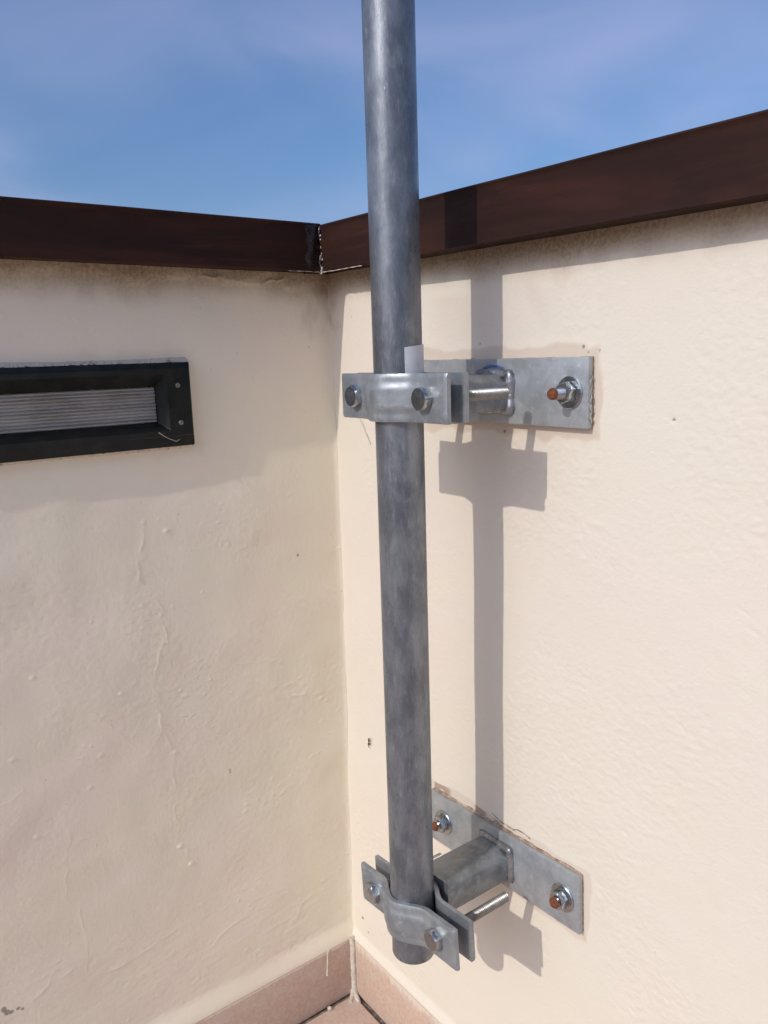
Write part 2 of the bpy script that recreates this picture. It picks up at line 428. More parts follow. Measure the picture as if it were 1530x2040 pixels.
bare = np.maximum(bare, 0.18 * (1 - sstep(0.0, 0.05, np.abs(Xg - 0.245) - 0.02)) * sstep(-0.01, 0.03, Zg) * (1 - sstep(0.05, 0.06, Zg)))
rust = 0.55 * sstep(0.6, 1.6, n_e + 0.3) * rect_halo(0.190, -0.552, 0.408, -0.488, 0.004, n_d)
rust = np.maximum(rust, 0.55 * sstep(0.03, 0.0, Xg) * sstep(0.055, 0.095, Zg) * sstep(-0.4, 1.0, n_e))
spot = np.zeros_like(Xg)
for (sx_, sz_, r_) in ((0.058, 0.044, .0011), (0.031, -0.761, .0018), (0.043, -0.776, .0011), (0.055, -0.773, .0010), (0.483, -0.055, .0008), (0.271, 0.008, .0007), (0.304, -0.074, .0009), (0.413, -0.002, .0008), (0.396, 0.002, .0009), (0.401, -0.003, .0008), (0.271, 0.061, .0008)):
    d = np.hypot(Xg - sx_, (Zg - sz_)) + 0.0006 * n_e; spot = np.maximum(spot, 0.9 * (1 - sstep(r_ * 0.6, r_ * 1.4, d)))
    Y += 0.0006 * (1 - sstep(r_ * 0.5, r_ * 2.0, d))
tint = 0.35 * sstep(0.3, 1.5, n_f) + 0.5 * sstep(-0.50, -0.78, Zg + 0.03 * n_f) * 0.6
P = np.stack([Xg, Y, Zg], -1)
grid_mesh('plaster', P, M['plaster_r'], wall_r, dict(dirt_shade=np.clip(dirt_shade, 0, 1), bare=bare, rust=rust, spot=spot, tint=np.clip(tint, 0, 1)))
bm = bmesh.new(); box(bm, -0.20, 4.0, 0.004, 0.20, -ZF - 0.02, ZTOPW)
from_bm('wall_core', bm, M['plaster_r'], wall_r)

# ---- left parapet wall (plane x = 0, bellied towards the middle)
wall_l = empty('parapet_wall', W(0.0, -0.3, -ZF), 'shaded cream rendered parapet wall on the left with the slot light', 'wall')
NL = 700
ys = np.concatenate([np.linspace(-4.0, -0.60, 14), np.linspace(-0.565, 0.015, NL)])
NZ = 1180
zs = np.linspace(-ZF - 0.02, ZTOPW, NZ)
Yg, Zg = np.meshgrid(ys, zs, indexing='ij')
du = 0.58 / (NL - 1); dv = (ZTOPW + ZF + 0.02) / (NZ - 1); nu, nv = NL, NZ
bz = [-0.95, -0.80, -0.676, -0.525, -0.42, -0.311, -0.18, -0.092, -0.054, 0.0065, 0.066, 0.112]
bx = [0.0008, 0.0015, 0.0035, 0.0062, 0.0102, 0.0128, 0.0130, 0.0128, 0.0122, 0.0115, 0.0090, 0.0065]
# smooth the belly so that its slope is continuous
zi = np.linspace(-0.95, 0.112, 2000); xi = np.interp(zi, bz, bx); kz = np.exp(-0.5 * (np.arange(-160, 161) / 60.0) ** 2); kz /= kz.sum()
xi = np.convolve(np.pad(xi, 160, mode='edge'), kz, 'valid')
belly = np.interp(Zg, zi, xi)
def pad(a):
    o = np.zeros_like(Yg); o[14:] = a; return o
Yd, Zd = Yg[14:], Zg[14:]
h = 0.00075 * fnoise(nu, nv, du, dv, 0.10, 0.09, 21) + 0.00034 * fnoise(nu, nv, du, dv, 0.030, 0.030, 22)
h += 0.000052 * fnoise(nu, nv, du, dv, 0.0046, 0.0040, 23) * (0.4 + sstep(-0.4, 1.2, fnoise(nu, nv, du, dv, 0.05, 0.05, 24)))
h += 0.000026 * fnoise(nu, nv, du, dv, 0.0022, 0.0022, 37) * (0.5 + sstep(-0.6, 1.0, fnoise(nu, nv, du, dv, 0.04, 0.04, 38)))
h += 0.000012 * fnoise(nu, nv, du, dv, 0.0016, 0.008, 25) * (0.3 + sstep(-0.2, 1.0, fnoise(nu, nv, du, dv, 0.06, 0.09, 26)))
low = sstep(-0.60, -0.72, Zd)
h += 0.000035 * fnoise(nu, nv, du, dv, 0.030, 0.003, 27, math.radians(8)) * (0.3 + low)
wob = 0.0026 * fnoise(nu, nv, du, dv, 0.009, 0.009, 28); wob2 = 0.0026 * fnoise(nu, nv, du, dv, 0.009, 0.009, 29)
ragged = sstep(-0.9, 0.9, fnoise(nu, nv, du, dv, 0.010, 0.010, 30))
RID = [
 [(-0.253,-0.170),(-0.253,-0.192),(-0.258,-0.205),(-0.262,-0.233),(-0.251,-0.239),(-0.246,-0.247),(-0.243,-0.257),(-0.238,-0.269),(-0.238,-0.287),(-0.236,-0.297),(-0.239,-0.313)],
 [(-0.243,-0.306),(-0.249,-0.328),(-0.252,-0.342),(-0.254,-0.360),(-0.251,-0.388),(-0.250,-0.406),(-0.254,-0.417)],
 [(-0.251,-0.400),(-0.239,-0.441),(-0.239,-0.479),(-0.242,-0.523),(-0.237,-0.564),(-0.227,-0.591)],
 [(-0.170,-0.352),(-0.134,-0.358),(-0.093,-0.364)],
 [(-0.106,-0.411),(-0.037,-0.426),(-0.002,-0.425)],
 [(-0.233,-0.366),(-0.216,-0.363),(-0.199,-0.357)],
 [(-0.423,-0.437),(-0.413,-0.437),(-0.400,-0.428)],
 [(-0.362,-0.468),(-0.359,-0.496),(-0.366,-0.532),(-0.371,-0.576)],
 [(-0.356,-0.583),(-0.355,-0.631),(-0.357,-0.671)],
 [(-0.346,-0.681),(-0.309,-0.681),(-0.281,-0.676),(-0.246,-0.667)],
 [(-0.417,-0.673),(-0.401,-0.663),(-0.392,-0.649)],
 [(-0.385,-0.662),(-0.372,-0.660)],
 [(-0.207,-0.715),(-0.193,-0.704),(-0.168,-0.695)],
 [(-0.348,-0.508),(-0.329,-0.513),(-0.312,-0.510)],
 [(-0.073,-0.159),(-0.052,-0.162),(-0.027,-0.167)],
 [(-0.222,-0.205),(-0.186,-0.207),(-0.155,-0.203)],
 [(-0.094,-0.744),(-0.081,-0.720),(-0.061,-0.711)],
 [(-0.405,-0.277),(-0.378,-0.310),(-0.349,-0.341),(-0.311,-0.381),(-0.291,-0.405)],
 [(-0.168,0.088),(-0.132,0.090),(-0.102,0.084),(-0.063,0.089)]]
for i, poly in enumerate(RID):
    d = seg_dist(Yd + wob * 0.5, Zd + wob2 * 0.5, poly)
    w_ = 0.0010 if i in (3, 5, 7, 8, 14, 15, 13) else 0.0013
    a_ = {0: .00030, 1: .00030, 2: .0002, 4: .00034, 9: .00030, 10: .00036, 12: .00026, 17: .00016, 18: .0010, 16: .00022, 11: .00028}.get(i, .00018)
    h += 1.3 * a_ * np.exp(-(d / w_) ** 2) * (0.15 + 0.85 * ragged) + 0.45 * a_ * np.exp(-(d / (4 * w_)) ** 2)
for i, (by, bz_) in enumerate([(-0.226,-0.181),(-0.239,-0.563),(-0.227,-0.591),(-0.153,-0.551),(-0.406,-0.391),(-0.292,-0.352),(-0.378,-0.310),(-0.236,-0.442),(-0.392,-0.485),(-0.038,-0.433),(-0.030,-0.438),(-0.320,-0.416),(-0.334,-0.450)]):
    h += (0.0011 if i < 3 else 0.0006) * np.exp(-(((Yd - by) / 0.0032) ** 2 + ((Zd - bz_) / 0.0024) ** 2) ** 1.4)
# little clusters of plaster nibs
nib = sstep(1.5, 2.4, fnoise(nu, nv, du, dv, 0.0040, 0.0030, 31)) * sstep(0.2, 1.2, fnoise(nu, nv, du, dv, 0.04, 0.04, 32)); h += 0.00035 * nib
tapy = sstep(-0.56, -0.52, Yd)
X = belly + pad(h * tapy)
# ragged lip of render under the coping
lip = sstep(0.080, 0.092, Zg + pad(0.004 * fnoise(nu, nv, du, dv, 0.02, 0.02, 33)))
X += 0.0016 * lip
# soft cove into the corner, and render carried over the skirting
X += 0.0022 * np.exp(-np.clip(-Yg, 0, 1) / 0.0035)
flt = sstep(ZSK + 0.030, ZSK + 0.0005, Zg)
X = X * (1 - flt) + flt * (TH_L - 0.0006); X = np.where(Zg < ZSK, 0.0, X)
X = np.where((Yg < -0.1925) & (Yg > -0.4525) & (Zg > -0.0855) & (Zg < -0.0040), -0.022, X)
n_d = pad(fnoise(nu, nv, du, dv, 0.02, 0.02, 34)); n_e = pad(fnoise(nu, nv, du, dv, 0.008, 0.014, 35)); n_f = pad(fnoise(nu, nv, du, dv, 0.08, 0.05, 36))
dirt_shade = (sstep(0.054, 0.100, Zg + 0.0022 * n_d + 0.0012 * n_e + 0.002 * n_f) ** 1.2) * (0.92 + 0.04 * n_f)  # same band on the left wall, dirt and painted shade together
dirt_shade = np.maximum(dirt_shade, 0.9 * sstep(-0.045, 0.0, Yg + 0.006 * n_d) * sstep(0.035, 0.085, Zg + 0.01 * n_e))
bare = 0.12 * (1 - sstep(0.004, 0.018, np.maximum(np.maximum(-0.45 - Yg, Yg + 0.189), np.maximum(-0.089 - Zg, Zg + 0.0005)) + 0.0015 * n_e))
rust = 0.55 * sstep(-0.03, 0.0, Yg) * sstep(0.055, 0.095, Zg) * sstep(-0.4, 1.0, n_e)
spot = np.zeros_like(Yg)
for (sy_, sz_, r_) in ((-0.171, -0.488, .0014), (-0.1705, -0.491, .0013), (-0.063, -0.237, .0010), (-0.445, -0.668, .0016), (-0.441, -0.673, .0015), (-0.437, -0.675, .0014), (-0.431, -0.675, .0015), (-0.427, -0.678, .0013)):
    d = np.hypot(Yg - sy_, Zg - sz_) + 0.0012 * n_e; spot = np.maximum(spot, 0.6 * (1 - sstep(r_ * 0.4, r_ * 1.2, d)))
tint = np.clip(sstep(-0.16, -0.01, Yg + 0.02 * n_f) * sstep(0.02, -0.15, Zg) * 0.4 + 0.12 * n_f, 0, 1)
P = np.stack([X, Yg, Zg], -1)[::-1]
rv = lambda a: np.clip(a, 0, 1)[::-1]
grid_mesh('plaster', P, M['plaster_l'], wall_l, dict(dirt_shade=rv(dirt_shade), bare=rv(bare), rust=rv(rust), spot=rv(spot), tint=rv(tint)))
bm = bmesh.new(); box(bm, -0.20, -0.030, -4.0, 0.0035, -ZF - 0.02, ZTOPW)
from_bm('wall_core', bm, M['plaster_l'], wall_l)

# ---- copings: folded brown flashing with a rolled top lip and a hem
AL, AR = 0.051, 0.0345
def coping(name, parent, along, lab):
    bm = bmesh.new(); n = 90
    rings = []
    for i in range(n + 1):
        s_ = (i / n) ** 1.6 * 4.0
        wv = 0.0007 * math.sin(s_ * 9.0) + 0.0004 * math.sin(s_ * 31 + 1)
        if along == 'x':
            u = AL - 0.0004 + s_; zb = 0.0948 - 0.0083 * min(u, 1.2); zt = 0.1446 - 0.0080 * min(u, 1.2); a = AR
        else:
            u = -(AR - 0.0004) - s_; zb = 0.0947 - 0.0046 * max(u, -1.2); zt = 0.1456 - 0.0024 * max(u, -1.2); a = AL
        o = a + wv
        prof = [(o - 0.006, zb + 0.002), (o - 0.0032, zb + 0.0005), (o - 0.0008, zb), (o + 0.0004, zb + 0.0010), (o + 0.0002, zb + 0.003), (o - 0.0003, zb + 0.012), (o, zb + 0.025), (o - 0.0002, zt - 0.006),
                (o + 0.0004, zt - 0.0022), (o + 0.0012, zt - 0.0012), (o + 0.0010, zt), (o - 0.001, zt + 0.0008), (o - 0.01, zt + 0.0012), (-0.24, zt + 0.010), (-0.24, zb), (-0.2, zb + 0.004)]
        ring = []
        for (d, z) in prof:
            ring.append(bm.verts.new((u, -d, z) if along == 'x' else (d, u, z)))
        rings.append(ring)
    m_ = len(rings[0])
    for a_, b_ in zip(rings, rings[1:]):
        for k in range(m_): bm.faces.new((a_[k], a_[(k + 1) % m_], b_[(k + 1) % m_], b_[k]))
    bm.faces.new(rings[0]); bm.faces.new(rings[-1][::-1])
    o = from_bm(name, bm, M['coping'], parent, smooth=0.6)
    o['label'] = lab; return o
cop_r = coping('coping', wall_r, 'x', 'sunlit brown painted metal coping')
cop_l = coping('coping', wall_l, 'y', 'shaded dark brown painted metal coping')
# the corner block where the two copings meet
bm = bmesh.new(); box(bm, -0.24, AL - 0.0015, -AR + 0.0015, 0.24, 0.0965, 0.1450)
from_bm('coping_corner', bm, M['coping'], wall_l)
# glossy black mastic run down the mitre, white dabs, and thin beads under the hems
bm = bmesh.new()
for j, (yy, wd) in enumerate(((-0.0345, 0.006),)):
    pts = [(AL + 0.0012, yy - 0.002 * math.sin(k * 0.9) - (0.004 * k / 11 if j else 0), 0.0955 + 0.0485 * k / 11) for k in range(12)]
    tube_path(bm, pts, lambda i: 0.0016 + 0.0006 * math.sin(i * 1.7) ** 2, 8, 0.25)
sheet = []
for i in range(9):
    row = []
    for k in range(14):
        yy = -AR + 0.001 - 0.0225 * i / 8; zz = 0.0950 + 0.0495 * k / 13
        yy += 0.0016 * math.sin(k * 1.3) * (i / 8)
        row.append(bm.verts.new((AL - 0.0004 + 0.0007 * math.sin(i * 1.1 + k * 0.5) * math.sin(math.pi * i / 8) + 0.0022 * math.sin(math.pi * i / 8) + random.uniform(-1, 1) * 0.0003, yy, zz)))
    sheet.append(row)
for a_, b_ in zip(sheet, sheet[1:]):
    for k in range(13): bm.faces.new((a_[k], a_[k + 1], b_[k + 1], b_[k]))
o = from_bm('mastic', bm, M['sealant'], wall_l, smooth=1.2); o['label'] = 'glossy black mastic smeared over the coping joint'
bm = bmesh.new()
for k in range(17):
    f = random.random() ** 1.7
    lump(bm, (AL + 0.0022 + random.uniform(-1, 1) * 0.0012, -AR - 0.0012 + random.uniform(-1, 1) * 0.0012, 0.0945 + 0.046 * f ** 1.3), random.uniform(.0004, .0012), random.uniform(.0004, .0011), random.uniform(.0006, .0022), 1, 0.3)
for k in range(9):
    lump(bm, (AL + random.uniform(-0.002, 0.004), -AR - random.uniform(-0.002, 0.003), 0.0942 + random.uniform(-0.0012, 0.003)), .0018, .0018, .0014, 1, 0.35)
from_bm('sealant_dab', bm, M['whitedab'], wall_l, smooth=1.2)
bm = bmesh.new(); tube_path(bm, [(AL + 0.002 + 0.075 * k / 16, -AR + 0.0008, 0.0938 - 0.0005 * k / 16 + random.uniform(-1, 1) * 0.0002) for k in range(17)], lambda i: 0.0004 + 0.0002 * math.sin(i * 2.1), 6, 0.2)
from_bm('sealant_bead', bm, M['caulk'], wall_r, smooth=1.2)
bm = bmesh.new(); tube_path(bm, [(AL - 0.0008, -AR - 0.002 - 0.040 * k / 10, 0.0942 + random.uniform(-1, 1) * 0.0002) for k in range(11)], lambda i: 0.0003 + 0.0002 * math.sin(i * 2.1), 6, 0.2)
from_bm('sealant_bead', bm, M['caulk'], wall_l, smooth=1.2)

# ---- skirting tiles
def skirt(parent, along, n, mat):
    L_ = 0.278; g = 0.0025; first = None
    for i in range(n):
        if first is None:
            bm = bmesh.new()
            if along == 'x': box(bm, 0.0155, 0.0155 + L_, -TH_R, 0.002, -ZF + 0.0035, ZSK - 0.0006, 0.0009)
            else: box(bm, -0.002, TH_L, -0.0105 - L_, -0.0105, -ZF + 0.0035, ZSK - 0.0006, 0.0009)
            first = from_bm('skirting_tile', bm, mat, parent, smooth=0.5)
        else:
            o = first.copy(); COL.objects.link(o); o.parent = parent
            dlt = (L_ + g) * i * S
            o.location = first.location + (Vector((dlt, 0, 0)) if along == 'x' else Vector((0, -dlt, 0)))
skirt(wall_r, 'x', 8, M['skirt_r']); skirt(wall_l, 'y', 8, M['skirt_l'])
# cream caulk down the corner, fanning out on the floor
bm = bmesh.new()
tube_path(bm, [(TH_L + 0.0012 + 0.0006 * math.sin(k), -TH_R - 0.0012, -ZF + 0.002 + (ZSK + ZF + 0.004) * k / 18) for k in range(19)], lambda i: 0.0040 + 0.0009 * math.sin(i * 1.3) ** 2 + (0.0022 if i < 2 else 0), 10, 0.12)
tube_path(bm, [(TH_L + 0.002 + 0.004 * k, -TH_R - 0.003 - 0.0048 * k, -ZF + 0.0040) for k in range(4)], lambda i: 0.0046 - 0.0007 * i, 8, 0.15)
tube_path(bm, [(TH_L + 0.004 + 0.006 * k, -TH_R - 0.003 - 0.0016 * k, -ZF + 0.0040) for k in range(4)], lambda i: 0.0046 - 0.0008 * i, 8, 0.15)
from_bm('corner_caulk', bm, M['caulk'], wall_r, smooth=1.2)
# a dribble of paint on the left skirting
bm = bmesh.new()
tube_path(bm, [(TH_L + 0.0002, -0.0475 - 0.003 * k / 10, -0.802 - 0.037 * k / 10) for k in range(11)], lambda i: 0.0011 + 0.0002 * math.sin(i * 1.9) + (0.0005 if i > 8 else 0), 8, 0.1)
tube_path(bm, [(TH_L + 0.0002, -0.047 + 0.009 * k / 5, -0.8035 + 0.0015 * math.sin(k)) for k in range(6)], 0.0011, 8, 0.2)
from_bm('paint_dribble', bm, M['caulk'], wall_l, smooth=1.2)

# ------------------------------------------------------------------ floor
bm = bmesh.new(); box(bm, -0.2, 8.0, -8.0, 0.2, -ZF - 0.2, -ZF)
floor = from_bm('floor', bm, M['grout']); tag(floor, kind='structure')
TL, TG = 0.212, 0.0065; proto = None
for i in range(14):
    for j in range(14):
        if proto is None:
            bm = bmesh.new()
            box(bm, 0.0, TL, -TL, 0.0, -0.01, 0.0042, 0.0016)
            for v in bm.verts: v.co = Vector(v.co)
            bmesh.ops.recalc_face_normals(bm, faces=bm.faces)
            for v in bm.verts: v.co = v.co * S
            me = bpy.data.meshes.new('floor_tile'); bm.to_mesh(me); bm.free(); proto = me; me.materials.append(M['floor_tile'])
        o = bpy.data.objects.new('floor_tile', proto); COL.objects.link(o); o.parent = floor
        o.location = W(TH_L + 0.0050 + i * (TL + TG), -TH_R - 0.0062 - j * (TL + TG), -ZF - 0.001 * random.random())
bm = bmesh.new(); lump(bm, (0.0170, -0.0530, -ZF + 0.0066), .0032, .0030, .0024, 2, 0.16)
o = from_bm('plaster_crumb', bm, M['pebble'], smooth=1.2)
tag(o, 'small pale crumb of plaster lying on the floor against the left skirting', 'crumb')

# ------------------------------------------------------------------ pole
PX, PY, PR = 0.296, -0.119, 0.0210
pole = empty('mast_pole', W(PX, PY, -0.576), 'tall grey galvanised steel pole clamped upright by the two brackets', 'pole')
bm = bmesh.new(); seg = 64
zl = [-0.576, -0.575] + list(np.linspace(-0.56, 1.6, 60)) + [1.6]
outer = []
for z in zl:
    r = PR - (0.0004 if z == -0.576 else 0)
    outer.append([bm.verts.new((PX + r * math.cos(2 * math.pi * k / seg), PY + r * math.sin(2 * math.pi * k / seg), z)) for k in range(seg)])
inner = [[bm.verts.new((PX + (PR - 0.0027) * math.cos(2 * math.pi * k / seg), PY + (PR - 0.0027) * math.sin(2 * math.pi * k / seg), z)) for k in range(seg)] for z in (1.6, -0.576)]
loops = outer + inner + [outer[0]]
for a_, b_ in zip(loops, loops[1:]):
    for k in range(seg):
        try: bm.faces.new((a_[k], a_[(k + 1) % seg], b_[(k + 1) % seg], b_[k]))
        except ValueError: pass
bmesh.ops.remove_doubles(bm, verts=bm.verts, dist=1e-6)
from_bm('tube', bm, M['pole'], pole, smooth=0.6)

# white slip of plastic tucked behind the upper clamp
cd = Vector((0.84072741 - PX, -0.54145861 - PY)).normalized(); rd = Vector((-cd.y, cd.x))
bm = bmesh.new(); rows = []
for i in range(7):
    th = math.radians(15 + 57 * i / 6); rr = PR * 1.035 + 0.0012 * (i / 6)
    x_ = PX + rr * (math.cos(th) * cd.x + math.sin(th) * rd.x); y_ = PY + rr * (math.cos(th) * cd.y + math.sin(th) * rd.y)
    zt_ = 0.0058 + 0.0024 * i / 6
    rows.append([[bm.verts.new((x_ + q * cd.x * 0.0007, y_ + q * cd.y * 0.0007, zt_ - 0.034 * k / 5)) for k in range(6)] for q in (0, 1)])
for a_, b_ in zip(rows, rows[1:]):
    for q in (0, 1):
        for k in range(5): bm.faces.new((a_[q][k], a_[q][k + 1], b_[q][k + 1], b_[q][k]))
    bm.faces.new((a_[0][0], a_[1][0], b_[1][0], b_[0][0])); bm.faces.new((a_[0][5], a_[1][5], b_[1][5], b_[0][5]))
for r_ in (rows[0], rows[-1]):
    for k in range(5): bm.faces.new((r_[0][k], r_[0][k + 1], r_[1][k + 1], r_[1][k]))
o = from_bm('plastic_slip', bm, M['slip'], smooth=0.7)
tag(o, 'thin white slip tucked between the pole and the upper clamp', 'slip')

# ------------------------------------------------------------------ brackets
def strap(front, cz, ang, zh=0.0198):
    """clamp jaw bent round the pole; front jaw carries a pressed rib"""
    cx = 0.2985; half = 0.0725; t_ = 0.0050
    nx, nz_ = 72, 20
    grids = []
    for side in (0, 1):
        g = []
        for i in range(nx + 1):
            u = -half + 2 * half * i / nx; col_ = []
            d = abs(u - (PX - cx))
            belly_ = 0.0070 + 0.0146 * (0.5 + 0.5 * math.cos(math.pi * min(d / 0.036, 1)))
            sl = 0.0146 * 0.5 * math.pi / 0.036 * math.sin(math.pi * min(d / 0.036, 1))
            tt = t_ * math.sqrt(1 + sl * sl) if side else 0.0
            for k in range(nz_ + 1):
                w = -zh + 2 * zh * k / nz_
                rib = 0.0
                if side:
                    rib = 0.0018 * float(sstep(0.0128, 0.0078, abs(w))) * float(sstep(0.043, 0.036, abs(u)))
                    rib -= 0.0010 * float(sstep(zh - 0.0022, zh, abs(w))) + 0.0010 * float(sstep(half - 0.0016, half, abs(u)))
                    if not front: rib = -0.0010 * float(sstep(zh - 0.0022, zh, abs(w)))
                dep = belly_ + tt + rib
                col_.append((cx + u, PY - dep if front else PY + dep, cz + w))
            g.append(col_)
        grids.append(g)
    bm = bmesh.new()
    V = [[[bm.verts.new(p) for p in c] for c in g] for g in grids]
    for s in (0, 1):
        for i in range(nx):
            for k in range(nz_): bm.faces.new((V[s][i][k], V[s][i + 1][k], V[s][i + 1][k + 1], V[s][i][k + 1]))
    for i in range(nx):
        for k in (0, nz_): bm.faces.new((V[0][i][k], V[0][i + 1][k], V[1][i + 1][k], V[1][i][k]))
    for k in range(nz_):
        for i in (0, nx): bm.faces.new((V[0][i][k], V[0][i][k + 1], V[1][i][k + 1], V[1][i][k]))
    return rot_y(bm, cx, cz, ang)

def digits_mesh(txt, size):
    cu = bpy.data.curves.new('marking', 'FONT'); cu.body = txt; cu.size = size; cu.extrude = 0.0003; cu.align_x = 'CENTER'; cu.align_y = 'CENTER'
    ob = bpy.data.objects.new('marking', cu); COL.objects.link(ob)
    me = bpy.data.meshes.new_from_object(ob.evaluated_get(bpy.context.evaluated_depsgraph_get()))
    bpy.data.objects.remove(ob); bpy.data.curves.remove(cu); return me
MARK = digits_mesh('8.8', 0.0075)

def bracket(label, zc, tilt_p, tilt_s, zs_c, stud_y, anchor_ang, bolt_ang, blue):
    cx = 0.2985
    root = empty('pole_bracket', W(cx, 0, zc), label, 'bracket', 'brackets holding the pole')
    # mounting plate on a bed of rusty mortar
    bm = bmesh.new(); box(bm, 0.1905, 0.4080, -0.0078, -0.0022, zc - 0.0297, zc + 0.0297, 0.0007); rot_y(bm, cx, zc, tilt_p)
    pl = from_bm('wall_plate', bm, M['zinc_blue'] if blue else M['plate'], root, smooth=0.5)
    bm = bmesh.new()
    r0, r1 = [], []
    n = 120
    for i in range(n):
        f = i / n * 4; e = int(f); q = f - e
        x0, x1, z0, z1 = 0.1912, 0.4072, zc - 0.0290, zc + (0.0292 if blue else 0.0308)
        px, pz = [(x0 + (x1 - x0) * q, z1), (x1, z1 - (z1 - z0) * q), (x1 - (x1 - x0) * q, z0), (x0, z0 + (z1 - z0) * q)][e]
        jx, jz = random.uniform(-.0004, .0005), random.uniform(-.0006, .0007)
        r0.append(bm.verts.new((px + jx, -0.0024 + random.uniform(-.0006, .0006), pz + jz))); r1.append(bm.verts.new((px * 1.0 + jx * 2, 0.002, pz + jz * 2)))
    for k in range(n): bm.faces.new((r0[k], r0[(k + 1) % n], r1[(k + 1) % n], r1[k]))
    bm.faces.new(r0[::-1])
    rot_y(bm, cx, zc, tilt_p)
    from_bm('mortar_bed', bm, M['backing'], root)
    # arm: box section, its top right edge dressed into a widening chamfer
    bm = bmesh.new(); w2, h2 = 0.0208, 0.0162
    def sec(y, c):
        pts = [(-w2 + .003, -h2), (w2 - .003, -h2), (w2 - .0009, -h2 + .0009), (w2, -h2 + .003), (w2, h2 - c * 0.75), (w2 - c * .10, h2 - c * .55), (w2 - c * .88, h2 - c * .06), (w2 - c, h2), (-w2 + .003, h2), (-w2 + .0009, h2 - .0009), (-w2, h2 - .003), (-w2, -h2 + .003), (-w2 + .0009, -h2 + .0009)]
        return [bm.verts.new((cx + .0005 + a, y, zc - 0.0005 + b)) for a, b in pts]
    secs = [sec(-0.1140 + (0.1140 - 0.0070) * k / 8, 0.0020 + 0.0125 * (k / 8) ** 1.1) for k in range(9)]
    m_ = len(secs[0])
    for a_, b_ in zip(secs, secs[1:]):
        for k in range(m_): bm.faces.new((a_[k], a_[(k + 1) % m_], b_[(k + 1) % m_], b_[k]))
    bm.faces.new(secs[0]); bm.faces.new(secs[-1][::-1])
    # cut the arm short behind the pole
    for v in bm.verts:
        if v.co.y < -0.095: v.co.y = -0.0935 - 0.0001 * random.random()
    bmesh.ops.remove_doubles(bm, verts=bm.verts, dist=0.0003)
    rot_y(bm, cx, zc, tilt_p)
    from_bm('arm', bm, M['arm'], root, smooth=0.7)
    # weld round the foot of the arm
    bm = bmesh.new(); pts = []
    for e, (a, b) in enumerate((((-w2, -h2), (w2, -h2)), ((w2, -h2), (w2, h2)), ((w2, h2), (-w2, h2)), ((-w2, h2), (-w2, -h2)))):
        nn = 22
        for k in range(nn):
            f = k / nn
            pts.append((cx + .0005 + a[0] + (b[0] - a[0]) * f + random.uniform(-.0003, .0003), -0.0082 + random.uniform(-.0003, .0003), zc - .0005 + a[1] + (b[1] - a[1]) * f + random.uniform(-.0003, .0003)))
    tube_path(bm, pts, lambda i: (0.0052 if blue else 0.0044) + 0.00015 * math.sin(i * 1.3) + 0.0008 * math.sin(i * 0.37) * blue, 12, 0.05 if blue else 0.03, closed=True)
    rot_y(bm, cx, zc, tilt_p)
    from_bm('weld_bead', bm, M['weld'], root, smooth=1.0)
    # jaws
    o = from_bm('rear_jaw', strap(False, zs_c, tilt_s), M['zinc'], root, smooth=0.5)
    o = from_bm('front_jaw', strap(True, zs_c, tilt_s), M['zinc'], root, smooth=0.5)
    # clamp bolts: hexagon head at the front, nut behind the rear jaw, bare thread towards the wall
    for i, bx_ in enumerate((0.2505, 0.3455)):
        zb = zs_c - math.tan(tilt_s) * (bx_ - cx)
        yh = PY - 0.0070 - 0.0050 - 0.0001
        bm = bmesh.new(); lathe_y(bm, bx_, zb, [(yh - 0.0008, 0.0056)] + thread_prof(yh, -0.0425 + 0.002 * i, 0.0050), 20)
        shank = from_bm('clamp_bolt', bm, M['thread'], root, smooth=0.9)
        bm = bmesh.new(); hexnut(bm, bx_, zb, yh - 0.0072, yh, 0.0180, 0.0014, bolt_ang[i], both=False)
        hd = from_bm('bolt_head', bm, M['bright'], shank, smooth=0.5)
        bm = bmesh.new(); yn = PY + 0.0070 + 0.0051; hexnut(bm, bx_, zb, yn, yn + 0.0095, 0.0172, 0.0012, 0.3 + i)
        from_bm('nut', bm, M['nut'], shank, smooth=0.5)
        mk = bpy.data.objects.new('marking', MARK); COL.objects.link(mk); mk.parent = shank
        if not MARK.materials: MARK.materials.append(M['bright'])
        mk.rotation_euler = (math.pi / 2, bolt_ang[i] * 0.7, 0); mk.location = W(bx_, yh - 0.0072, zb + 0.003) - world_loc(shank)
    # wall anchors: washer, nut, rusty stud end
    for i, bx_ in enumerate((0.2150, 0.3890)):
        zb = zc - math.tan(tilt_p) * (bx_ - cx); ys_ = stud_y[i]
        bm = bmesh.new(); lathe_y(bm, bx_, zb, thread_prof(ys_ + 0.0016, -0.004, 0.0050), 20)
        st = from_bm('anchor_stud', bm, M['bright'], root, smooth=0.9)
        bm = bmesh.new(); lathe_y(bm, bx_, zb, [(-0.0098, 0.0048), (-0.0098, 0.0131), (-0.0092, 0.0138), (-0.0079, 0.0138), (-0.0079, 0.0048)], 40, cap=False)
        from_bm('washer', bm, M['bright'], st, smooth=0.5)
        bm = bmesh.new(); hexnut(bm, bx_, zb, -0.0182, -0.0099, 0.0165, 0.0014, anchor_ang[i]); from_bm('nut', bm, M['bright'], st, smooth=0.5)
        bm = bmesh.new(); lathe_y(bm, bx_, zb, [(ys_ - 0.0004, 0.0030), (ys_, 0.0045), (ys_ + 0.0012, 0.0051), (ys_ + 0.0030, 0.0051)], 18, shape=lambda a: 1 + 0.03 * math.sin(5 * a)); from_bm('stud_end', bm, M['rust'], st, smooth=0.9)
    return root

